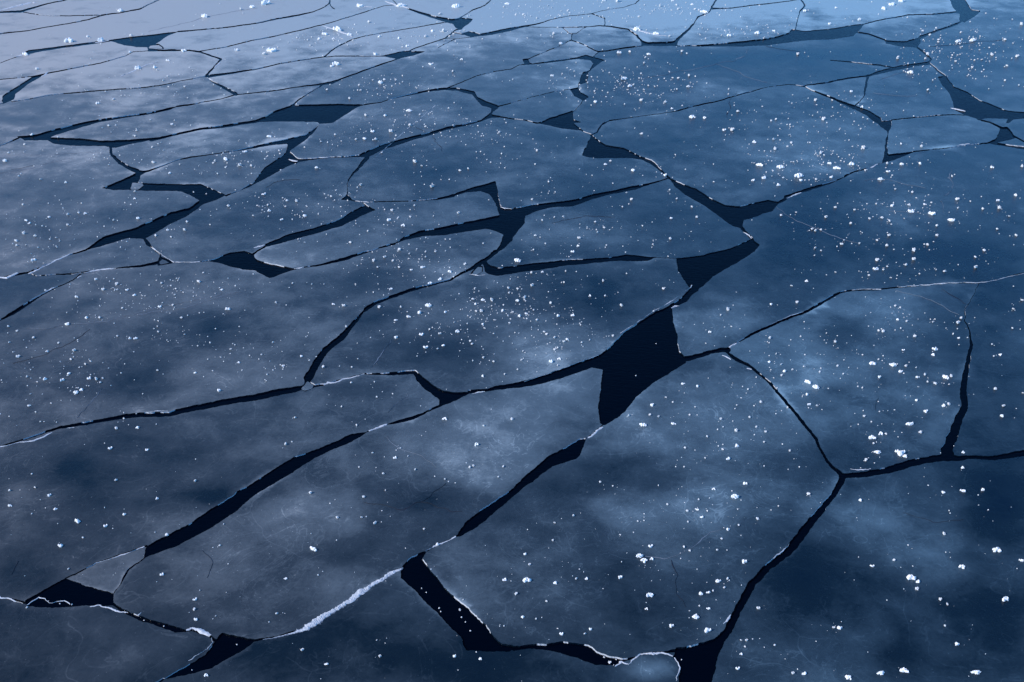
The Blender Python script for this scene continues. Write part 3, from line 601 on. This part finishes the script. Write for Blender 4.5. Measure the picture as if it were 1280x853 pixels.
# frost amount, with the painted far sheen, from the surveyed patches
PT = np.array([[float(v) for v in t.split(',')] for t in PATCHES.split()])
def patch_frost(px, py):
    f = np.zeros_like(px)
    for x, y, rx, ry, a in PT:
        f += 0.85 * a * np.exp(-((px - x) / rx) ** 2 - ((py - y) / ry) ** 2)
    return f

def wiggle(x, y, t):
    """ragged break of the ice: the same field on both lips of a crack, plus a little of its own"""
    s = 1.0 + 0.6 * max(0.0, (t * FOC - 16.0) / 20.0)
    a = noise.noise_vector(Vector((x * 2.6 / s, y * 2.6 / s, 3.1))) * 0.022 * s
    b = noise.noise_vector(Vector((x * 9.0 / s, y * 9.0 / s, 7.7))) * 0.014 * s
    c = noise.noise_vector(Vector((x * 30.0 / s, y * 30.0 / s, 1.3))) * 0.009 * s
    v = a + b + c
    return x + v.x, y + v.y

def margin(x, y, t):
    """the outer break of the floe field, a long ragged line"""
    v = noise.noise_vector(Vector((x * 0.35, y * 0.35, 21.0))) * 0.30 + noise.noise_vector(Vector((x * 1.3, y * 1.3, 23.0))) * 0.10
    x, y = wiggle(x, y, t)
    return x + v.x, y + v.y

# ------------------------------------------------------------------ the setting
wv = [(-2500, -2500, 0), (2500, -2500, 0), (2500, 2500, 0), (-2500, 2500, 0)]
set_props(link_mesh('water', wv, [(0, 1, 2, 3)], WATER, smooth=False), kind='structure')

FLOE_OBJ = {}; FLOE_TOP = {}; FLOE_WHERE = {}
gx, gy = np.meshgrid(np.arange(X0 + 4, X1, 8.0), np.arange(Y0 + 3, Y1, 6.0))
gx = (gx + rng.uniform(-2.6, 2.6, gx.shape)).ravel(); gy = (gy + rng.uniform(-1.9, 1.9, gy.shape)).ravel()
gi = np.clip(((gx - X0) * S).astype(int), 0, W - 1); gj = np.clip(((gy - Y0) * S).astype(int), 0, H - 1)
glab = LAB[gj, gi]
ok = glab > 0
for dx, dy in ((7, 0), (-7, 0), (0, 7), (0, -7)):
    ok &= LAB[np.clip(gj + dy, 0, H - 1), np.clip(gi + dx, 0, W - 1)] == glab

for (sx, sy, look, where, foff) in FLOES:
    li = int(LAB[int((sy - Y0) * S), int((sx - X0) * S)])
    assert li > 0 and li not in FLOE_OBJ, (sx, sy, li)
    loops = outline_loops(li)
    small = sum(len(q) for q in loops) < 400
    pts = []; edges = []
    for lp in loops:
        if len(lp) < 16: continue
        q = smooth_loop(lp, 1.6, 3 if small else 5)
        if len(q) < 5: continue
        b0 = len(pts)
        X, Y, T = ground(q[:, 0] / S + X0, q[:, 1] / S + Y0)
        for x, y, t, (rx, ry) in zip(X, Y, T, q):
            x, y = wiggle(x, y, t) if 4 < rx < W - 4 and 4 < ry < H - 4 else margin(x, y, t)
            pts.append((x, y))
        nb = len(pts) - b0
        edges += [(b0 + i, b0 + (i + 1) % nb) for i in range(nb)]
    sel = ok & (glab == li)
    X, Y, T = ground(gx[sel], gy[sel])
    pts += list(zip(X.tolist(), Y.tolist()))
    cx, cy = float(np.mean([p[0] for p in pts])), float(np.mean([p[1] for p in pts]))
    res = delaunay_2d_cdt([Vector((p[0] - cx, p[1] - cy)) for p in pts], edges, [], 4, 1e-5)
    vs, _, fs = res[0], res[1], res[2]
    piece = small
    top = random.uniform(0.013, 0.025) if not piece else random.uniform(0.007, 0.011)
    if 'slab' in look: top = 0.008
    tilt = (random.uniform(-1, 1) * 0.0004, random.uniform(-1, 1) * 0.0004)
    verts = [(v.x, v.y, top + tilt[0] * v.x + tilt[1] * v.y + 0.003 * noise.noise(Vector(((v.x + cx) * 1.7, (v.y + cy) * 1.7, 0)))) for v in vs]
    faces = []
    for f in fs:
        a, b, c = (vs[i] for i in f[:3])
        faces.append(tuple(f) if (b - a).cross(c - a) > 0 else tuple(reversed(f)))
    # broken rim: every boundary edge drops below the water
    de = {}
    for f in faces:
        for i in range(len(f)): de[(f[i], f[(i + 1) % len(f)])] = 1
    low = {}
    nv = len(verts)
    def lower(i):
        if i not in low:
            low[i] = len(verts); v = verts[i]
            verts.append(v)
            verts.append((v[0] + random.uniform(-.004, .004), v[1] + random.uniform(-.004, .004), -0.09))
        return low[i]
    nside0 = len(faces)
    for (a, b) in list(de):
        if (b, a) not in de:
            ia, ib = lower(a), lower(b); faces.append((ib, ia, ia + 1, ib + 1))
    name = 'ice_fragment' if piece and ('tiny' in look or 'small grey' in look) and 'triang' not in look and 'sliver' not in look else 'ice_floe'
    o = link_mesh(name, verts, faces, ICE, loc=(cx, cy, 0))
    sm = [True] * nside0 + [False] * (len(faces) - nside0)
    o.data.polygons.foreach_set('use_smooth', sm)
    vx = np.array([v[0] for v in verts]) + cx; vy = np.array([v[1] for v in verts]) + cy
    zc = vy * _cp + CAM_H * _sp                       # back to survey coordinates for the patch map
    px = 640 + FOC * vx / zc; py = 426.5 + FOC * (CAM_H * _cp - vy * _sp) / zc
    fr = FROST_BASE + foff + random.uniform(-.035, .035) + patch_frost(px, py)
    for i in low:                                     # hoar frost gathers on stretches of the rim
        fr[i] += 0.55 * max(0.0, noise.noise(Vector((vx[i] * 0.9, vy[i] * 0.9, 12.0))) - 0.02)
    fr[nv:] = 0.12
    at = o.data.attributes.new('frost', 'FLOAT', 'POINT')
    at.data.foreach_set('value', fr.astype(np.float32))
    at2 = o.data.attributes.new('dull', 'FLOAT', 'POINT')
    dv = np.clip(1.0 - px / 1000 + random.uniform(-.06, .06), 0, 1)  # painted light cast, warm grey at left to blue at right, jittered per floe
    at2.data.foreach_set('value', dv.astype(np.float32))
    o.data.materials.append(RUBBLE)
    mi = [0] * nside0
    for f in faces[nside0:]:
        q0 = verts[f[0]]; mi.append(1 if noise.noise(Vector(((q0[0] + cx) * 1.3, (q0[1] + cy) * 1.3, 30.0))) + 0.5 * noise.noise(Vector(((q0[0] + cx) * 7, (q0[1] + cy) * 7, 33.0))) > 0.20 else 0)
    o.data.polygons.foreach_set('material_index', mi)
    noun = 'ice fragment' if name == 'ice_fragment' else 'ice floe'
    set_props(o, '%s %s %s' % (look, noun, where), noun, 'loose ice fragments in the leads' if name == 'ice_fragment' else 'cracked ice floes')
    FLOE_OBJ[li] = o; FLOE_TOP[li] = top; FLOE_WHERE[li] = where

# the ice cover beyond the surveyed floes
bx = [(x, Y1 + 4) for x in range(X0 - 3, X1 + 3, 6)] + [(X1 + 3, y) for y in range(Y1 + 4, Y0, -5)] + \
     [(x, Y0 - .7) for x in range(X1 + 3, X0 - 3, -6)] + [(X0 - 3, y) for y in range(Y0, Y1 + 4, 5)]
inner = []
for px_, py_ in bx:
    X, Y, t = ground(px_, py_); inner.append(margin(float(X), float(Y), float(t)))
ni = len(inner)
sv = [(x, y, 0.015) for x, y in inner]
for kk in (1.25, 2.2, 6.0, 50.0): sv += [(x * kk, 20 + (y - 20) * kk, 0.015) for x, y in inner]
sf = [(r * ni + i, (r + 1) * ni + i, (r + 1) * ni + (i + 1) % ni, r * ni + (i + 1) % ni) for r in range(4) for i in range(ni)]
so = link_mesh('ice_sheet', sv, sf, ICE, smooth=False)
at = so.data.attributes.new('frost', 'FLOAT', 'POINT'); at.data.foreach_set('value', [FROST_BASE - 0.08] * len(sv))
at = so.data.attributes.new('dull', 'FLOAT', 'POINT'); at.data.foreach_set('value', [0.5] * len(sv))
set_props(so, kind='structure')

def floe_at(x, y, reach=9):
    i, j = int((x - X0) * S), int((y - Y0) * S)
    if 0 <= i < W and 0 <= j < H and int(LAB[j, i]) in FLOE_OBJ: return int(LAB[j, i]), x, y
    for r in range(1, reach * S):
        for k in range(16):
            a = k * math.pi / 8
            ii, jj = int(i + r * math.cos(a)), int(j + r * math.sin(a))
            if 0 <= ii < W and 0 <= jj < H and int(LAB[jj, ii]) in FLOE_OBJ:
                return int(LAB[jj, ii]), (ii + .5) / S + X0, (jj + .5) / S + Y0
    return None, x, y

def owner(pts):
    c = {}
    for x, y in pts:
        li, _, _ = floe_at(x, y)
        if li: c[li] = c.get(li, 0) + 1
    return max(c, key=c.get) if c else None

# ------------------------------------------------------------------ ridges, seams, hairlines: parts of their floes
def resample(pts, n_per):
    out = []
    for a, b in zip(pts[:-1], pts[1:]):
        L = math.hypot(b[0] - a[0], b[1] - a[1]); n = max(1, int(L / n_per))
        for i in range(n): out.append(tuple(a[k] + (b[k] - a[k]) * i / n for k in range(len(a))))
    out.append(tuple(pts[-1])); return out

_ib = bmesh.new(); bmesh.ops.create_icosphere(_ib, subdivisions=1, radius=1.0)
IV = [v.co.copy() for v in _ib.verts]; IF = [tuple(v.index for v in f.verts) for f in _ib.faces]; _ib.free()
def ridge(flat):
    """crushed ice pushed up along a crack: a low ragged bank with shards on it"""
    p = [tuple(flat[i:i + 3]) for i in range(0, len(flat), 3)]
    li = owner([(x, y) for x, y, _ in resample(p, 6)])
    if not li: return
    o = FLOE_OBJ[li]; base = FLOE_TOP[li]; ox, oy = o.location.x, o.location.y
    q = resample(p, 0.9)
    verts = []; faces = []; shards = []; NC = 9
    G = [ground(x, y) for x, y, _ in q]
    for i, ((x, y, w), (X, Y, t)) in enumerate(zip(q, G)):
        a = G[max(0, i - 3)]; c = G[min(len(G) - 1, i + 3)]
        d = Vector((float(c[0] - a[0]), float(c[1] - a[1])))
        if d.length < 1e-9: d = Vector((1, 0))
        d.normalize(); nrm = Vector((-d.y, d.x)); X, Y, t = float(X), float(Y), float(t)
        X, Y = wiggle(X, Y, t)
        half = 0.5 * w * t
        eL = half * max(.12, 1.0 + 0.6 * noise.noise(Vector((X * 5, Y * 5, 5))) + 0.28 * noise.noise(Vector((X * 33, Y * 33, 9))))
        eR = half * max(.12, 0.85 + 0.85 * noise.noise(Vector((X * 9, Y * 9, 25))) + 0.5 * noise.noise(Vector((X * 33, Y * 33, 29))))
        if w < 2.2:
            g = 0.55 + 1.4 * noise.noise(Vector((X * 5, Y * 5, 41))); eL *= max(.1, g); eR *= max(.1, g)
        hgt = min(0.028, 0.24 * half + 0.002)
        for k in range(NC):
            s = k / (NC - 1) * 2 - 1
            r = s * (eR if s > 0 else eL)
            hz = hgt * max(0, 1 - abs(s) ** 1.6) * (0.9 + 0.9 * noise.noise(Vector((X * 14 + nrm.x * r * 14, Y * 14 + nrm.y * r * 14, 3))) + 0.5 * noise.noise(Vector((X * 70 + nrm.x * r * 70, Y * 70 + nrm.y * r * 70, 3)))) if abs(s) < 1 else -0.004
            verts.append((X + nrm.x * r - ox, Y + nrm.y * r - oy, base + hz))
        if i:
            r0, r1 = (i - 1) * NC, i * NC
            for k in range(NC - 1): faces.append((r0 + k, r1 + k, r1 + k + 1, r0 + k + 1))
        if w >= 2.5 and random.random() < min(.6, .075 * w):
            s = random.gauss(0, .6)
            shards.append((X + nrm.x * s * half, Y + nrm.y * s * half, base + hgt * .6 * max(0, 1 - abs(s)), half * random.uniform(.06, .22)))
    for X, Y, z, r in shards:
        n0 = len(verts); sc = [random.uniform(.6, 1.6), random.uniform(.5, 1.3), random.uniform(.35, .9)]
        an = random.uniform(0, 6.28); ca, sa = math.cos(an), math.sin(an)
        for v in IV:
            k = r * random.uniform(.7, 1.25); vx_, vy_ = v.x * k * sc[0], v.y * k * sc[1]
            verts.append((X + vx_ * ca - vy_ * sa - ox, Y + vx_ * sa + vy_ * ca - oy, z + v.z * k * sc[2]))
        faces += [tuple(n0 + e for e in f) for f in IF]
    link_mesh('frost_ridge', verts, faces, RUBBLE, parent=o, smooth=False)
    if max(w for _, _, w in p) >= 8:                   # a thin apron of blown frost beside the bank
        verts = []; faces = []
        for i, ((x, y, w), (X, Y, t)) in enumerate(zip(q, G)):
            a = G[max(0, i - 3)]; c = G[min(len(G) - 1, i + 3)]
            d = Vector((float(c[0] - a[0]), float(c[1] - a[1]))); d.normalize(); nrm = Vector((-d.y, d.x))
            X, Y, t = float(X), float(Y), float(t)
            X, Y = wiggle(X, Y, t)
            half = 0.5 * w * t * (0.95 + 0.7 * noise.noise(Vector((X * 13, Y * 13, 51))) + 0.6 * noise.noise(Vector((X * 60, Y * 60, 52))))
            for s in (-1, -.4, .4, 1):
                verts.append((X + nrm.x * s * half - ox, Y + nrm.y * s * half - oy, base + (0.0035 if abs(s) < 1 else 0.0)))
            if i:
                r0, r1 = (i - 1) * 4, i * 4
                faces += [(r0 + k, r1 + k, r1 + k + 1, r0 + k + 1) for k in range(3)]
        link_mesh('frost_apron', verts, faces, SEAM, parent=o)

def ribbon(flat, width, mat, name):
    p = [tuple(flat[i:i + 2]) for i in range(0, len(flat), 2)]
    q = resample(p, 1.5)
    runs = {}; cur = None; segs = []
    for x, y in q:                                   # split where the line leaves a floe
        i, j = int((x - X0) * S), int((y - Y0) * S)
        li = int(LAB[j, i]) if 0 <= i < W and 0 <= j < H else 0
        if li not in FLOE_OBJ: cur = None; continue
        if cur is None or cur[0] != li: cur = (li, []); segs.append(cur)
        cur[1].append((x, y))
    for li, pts in segs:
        if len(pts) < 4: continue
        o = FLOE_OBJ[li]; base = FLOE_TOP[li]; verts = []; faces = []
        G = [ground(x, y) for x, y in pts]; n = len(G)
        for i, (X, Y, t) in enumerate(G):
            a = G[max(0, i - 1)]; b = G[min(n - 1, i + 1)]
            d = Vector((float(b[0] - a[0]), float(b[1] - a[1]))); d.normalize(); nr = Vector((-d.y, d.x))
            X = float(X); Y = float(Y); k = min(2.5, 0.7 + float(t) * 25)
            wx = 0.10 * noise.noise(Vector((X * 1.6, Y * 1.6, 1))) + 0.035 * noise.noise(Vector((X * 6, Y * 6, 2)))
            wy = 0.10 * noise.noise(Vector((X * 1.6, Y * 1.6, 6))) + 0.035 * noise.noise(Vector((X * 6, Y * 6, 8)))
            X += wx * k; Y += wy * k
            w = width * float(t) * 0.5 * (0.45 + 1.5 * noise.noise(Vector((X * 3, Y * 3, 4)))) * min(1, (i + .3) / 4, (n - i - .7) / 4)
            w = max(w, 0.0004)
            for s, z in ((-1, 0.0005), (0, 0.0055), (1, 0.0005)):
                verts.append((X + nr.x * w * s - o.location.x, Y + nr.y * w * s - o.location.y, base + z))
            if i:
                r0, r1 = 3 * (i - 1), 3 * i
                faces += [(r0, r1, r1 + 1, r0 + 1), (r0 + 1, r1 + 1, r1 + 2, r0 + 2)]
        link_mesh(name, verts, faces, mat, parent=o)

for q in RIDGES: ridge(q)
for q in SEAMS: ribbon(q, 1.2, SEAM, 'healed_seam')
for q in HAIRLINES: ribbon(q, 1.6, DARKLINE, 'hairline_crack')

# ------------------------------------------------------------------ snow clumps (frost flowers)
def clump_mesh(seed, blobs, spread, sub=2):
    """a heap of small frosty lobes, none of them dominant"""
    rr = random.Random(seed); bm = bmesh.new()
    for i in range(blobs):
        r = rr.uniform(0.16, 0.27) * (1.5 if blobs < 3 else 1.0)
        a = rr.uniform(0, 6.283); d = math.sqrt(rr.random()) * spread
        c = Vector((d * math.cos(a), d * math.sin(a) * 0.75, r * 0.5 + (0.10 * rr.random() if d < spread * .5 else 0)))
        st = Vector((rr.uniform(.7, 1.35), rr.uniform(.7, 1.35), rr.uniform(.7, 1.4)))
        g = bmesh.ops.create_icosphere(bm, subdivisions=sub, radius=r)
        for v in g['verts']:
            nn = noise.noise(v.co * (2.2 / r) * .6 + Vector((seed * 3.7, i * 9.1, 0))) * 0.7 + noise.noise(v.co * (6 / r) * .5 + Vector((seed, i, 4))) * 0.35
            v.co = v.co * (1 + nn); v.co = Vector((v.co.x * st.x, v.co.y * st.y, v.co.z * st.z)) + c
    me = bpy.data.meshes.new('snow_clump'); bm.to_mesh(me); bm.free(); me.materials.append(SNOW)
    return me
SMALL = [clump_mesh(i, 2 + i % 3, 0.26) for i in range(7)]
MID = [clump_mesh(20 + i, 5 + i % 4, 0.42) for i in range(8)]
BIG = [clump_mesh(40 + i, 9 + i % 5, 0.52) for i in range(8)]

L = []
for t in LUMPS.split():
    q = tuple(float(v) for v in t.split(','))
    if all(abs(q[0] - e[0]) + abs(q[1] - e[1]) > 2.5 for e in L): L.append(q)
placed = []
for x, y, s in L:
    li, x, y = floe_at(x, y)
    if li: placed.append((x, y, s, li))
placed.sort(key=lambda q: -q[2])
things, rest = placed[:300], placed[300:]
n0 = len(L)
for k in range(3600):                                # the smallest crumbs gather round the clumps
    x, y, s = L[random.randrange(n0)]
    sc = 0.25 + 0.75 * (y + 60) / 900
    if y > 430 and random.random() < .5: continue
    g = random.choice((9, 15, 30, 55))
    x += random.gauss(0, g); y += random.gauss(0, g * .75 * sc)
    i, j = int((x - X0) * S), int((y - Y0) * S)
    if not (0 <= i < W and 0 <= j < H): continue
    li = int(LAB[j, i])
    if li not in FLOE_OBJ: continue
    rest.append((x, y, random.choice((.6, .7, .9, 1.0, 1.2, 1.5, 1.9)) * (1.0 if y > 250 else 1.1), li))

for cx_, cy_, rx_, ry_, n_ in ((780,105,90,20,190), (700,18,90,16,130), (1020,150,90,26,110), (1020,200,80,18,90), (560,45,70,14,60), (600,170,90,24,70),
                            (475,110,60,16,70), (630,380,70,30,60), (1200, 60, 80, 26, 190), (1190,90,70,22,60), (410,50,60,14,70), (860,12,60,8,60), (920,40,60,10,60), (530,160,60,14,60), (1120,255,70,18,40), (300, 200, 60, 18, 60), (90, 285, 90, 40, 110), (210, 370, 110, 35, 110), (390, 265, 80, 25, 90), (330, 440, 90, 40, 70), (80, 460, 80, 50, 80), (640, 400, 80, 40, 90), (130, 190, 120, 25, 90), (520, 320, 80, 30, 80), (210, 110, 120, 20, 70), (1010, 460, 80, 50, 60)):
    for k in range(n_):
        x, y = random.gauss(cx_, rx_ * .6), random.gauss(cy_, ry_ * .6)
        if not (-150 < x < 1430 and -15 < y < 900): continue
        li = int(LAB[int((y - Y0) * S), int((x - X0) * S)])
        if li in FLOE_OBJ: rest.append((x, y, random.choice((.8, 1.0, 1.2, 1.4, 1.7, 2.1, 2.6)), li))
SLUSH = '''527,736,3 533,741,2 549,761,3.5 551,765,2 575,763,3 577,772,2.5 582,778,2 588,789,2.5 755,822,3 762,829,4.5 770,825,3 775,829,3 767,832,3
 60,752,2.5 75,755,2 90,756,2.5 168,768,2.5 180,776,2 205,783,2 240,838,2 296,806,2 848,840,2.5 847,830,2 852,825,2 795,470,1.5 820,430,1.5 242,241,3 258,243,2 520,476,1.5'''
for t in SLUSH.split():                                # slush afloat in the leads
    x, y, s = (float(v) for v in t.split(','))
    rest.append((x, y, s, 0))
FLOE_TOP[0] = 0.0
def place(x, y, s):
    X, Y, t = ground(x, y)
    return float(X), float(Y), float(t) * s
def size_word(s): return 'large' if s >= 7 else 'medium' if s >= 5.5 else 'small'
ext = {}
for li in FLOE_OBJ:
    jj, ii = np.nonzero(LAB[(0 - Y0) * S:(853 - Y0) * S, (0 - X0) * S:(1280 - X0) * S] == li)
    if len(jj): ext[li] = (ii.min() / S, (ii.max() + 1) / S, jj.min() / S, (jj.max() + 1) / S)
cells = {}
for q in things:
    x, y, s, li = q
    a0, a1, c0, c1 = ext.get(li, (x - 1, x + 1, y - 1, y + 1))
    cx = min(2, max(0, int(3 * (x - a0) / (a1 - a0)))); cy = min(2, max(0, int(3 * (y - c0) / (c1 - c0))))
    cell = [['far-left', 'far-middle', 'far-right'], ['left', 'centre', 'right'], ['near-left', 'near-middle', 'near-right']][cy][cx]
    cells.setdefault((li, cell, size_word(s)), []).append(q)
ORD = {1: [''], 2: ['left', 'right'], 3: ['leftmost', 'middle', 'rightmost'], 4: ['leftmost', 'second-left', 'second-right', 'rightmost'],
       5: ['leftmost', 'second-left', 'middle', 'second-right', 'rightmost'], 6: ['leftmost', 'second-left', 'third-left', 'third-right', 'second-right', 'rightmost'],
       7: ['leftmost', 'second-left', 'third-left', 'middle', 'third-right', 'second-right', 'rightmost']}
words = {}
for (li, cell, sz), qs in cells.items():
    qs.sort()
    for k, q in enumerate(qs):
        o_ = ORD[len(qs)][k] if len(qs) in ORD else ''
        words[q] = ('%s %s clump at %s of floe %s' % (o_, sz, cell, FLOE_WHERE[li])).strip()
for k, q in enumerate(things):
    x, y, s, li = q
    X, Y, d = place(x, y, s)
    pool = BIG if s >= 7.5 else MID if s >= 4.5 else SMALL
    o = bpy.data.objects.new('snow_clump', pool[k % len(pool)])
    C.objects.link(o)
    e = random.uniform(0.75, 1.1)
    d *= SPECK_GAIN * min(1.0, 0.66 + 0.34 * y / 700)
    o.scale = (d * e, d * random.uniform(0.7, 0.95), d * random.uniform(0.85, 1.25))
    o.rotation_euler = (0, 0, random.uniform(-.6, .6) + (math.pi if random.random() < .5 else 0))
    o.location = (X, Y, FLOE_TOP[li] - 0.02 * d)
    set_props(o, words[q], 'snow clump', 'white snow clumps scattered on the ice')

# everything smaller in one mesh
TEMPL = []
for me in SMALL[:3]:
    TEMPL.append((np.array([v.co[:] for v in me.vertices]), [tuple(p.vertices) for p in me.polygons]))
tiny = bmesh.new(); bmesh.ops.create_icosphere(tiny, subdivisions=1, radius=0.5)
tv = np.array([v.co[:] for v in tiny.verts]); tf = [tuple(v.index for v in f.verts) for f in tiny.faces]; tiny.free()
AV = []; AF = []; base = 0
for (x, y, s, li) in rest:
    X, Y, d = place(x, y, s)
    d *= SPECK_GAIN
    if s >= 2.6: V, F = TEMPL[random.randrange(3)]
    else: V, F = tv * (1 + rng.uniform(-.3, .3, (len(tv), 1))), tf
    a = random.uniform(0, 6.28); ca, sa = math.cos(a), math.sin(a)
    w = V * [d * random.uniform(.7, 1.2), d * random.uniform(.7, 1.1), d * random.uniform(.7, 1.1)]
    AV.append(np.stack([w[:, 0] * ca - w[:, 1] * sa + X, w[:, 0] * sa + w[:, 1] * ca + Y, w[:, 2] + FLOE_TOP[li] + d * .12], 1))
    AF += [tuple(i + base for i in f) for f in F]; base += len(V)
o = link_mesh('snow_crumbs', np.concatenate(AV).tolist(), AF, CRUMB, smooth=False)
set_props(o, 'countless tiny white snow crumbs sprinkled over all the floes', 'snow crumbs', kind='stuff')
print('floes', len(FLOE_OBJ), 'clumps', len(things), 'crumbs', len(rest))
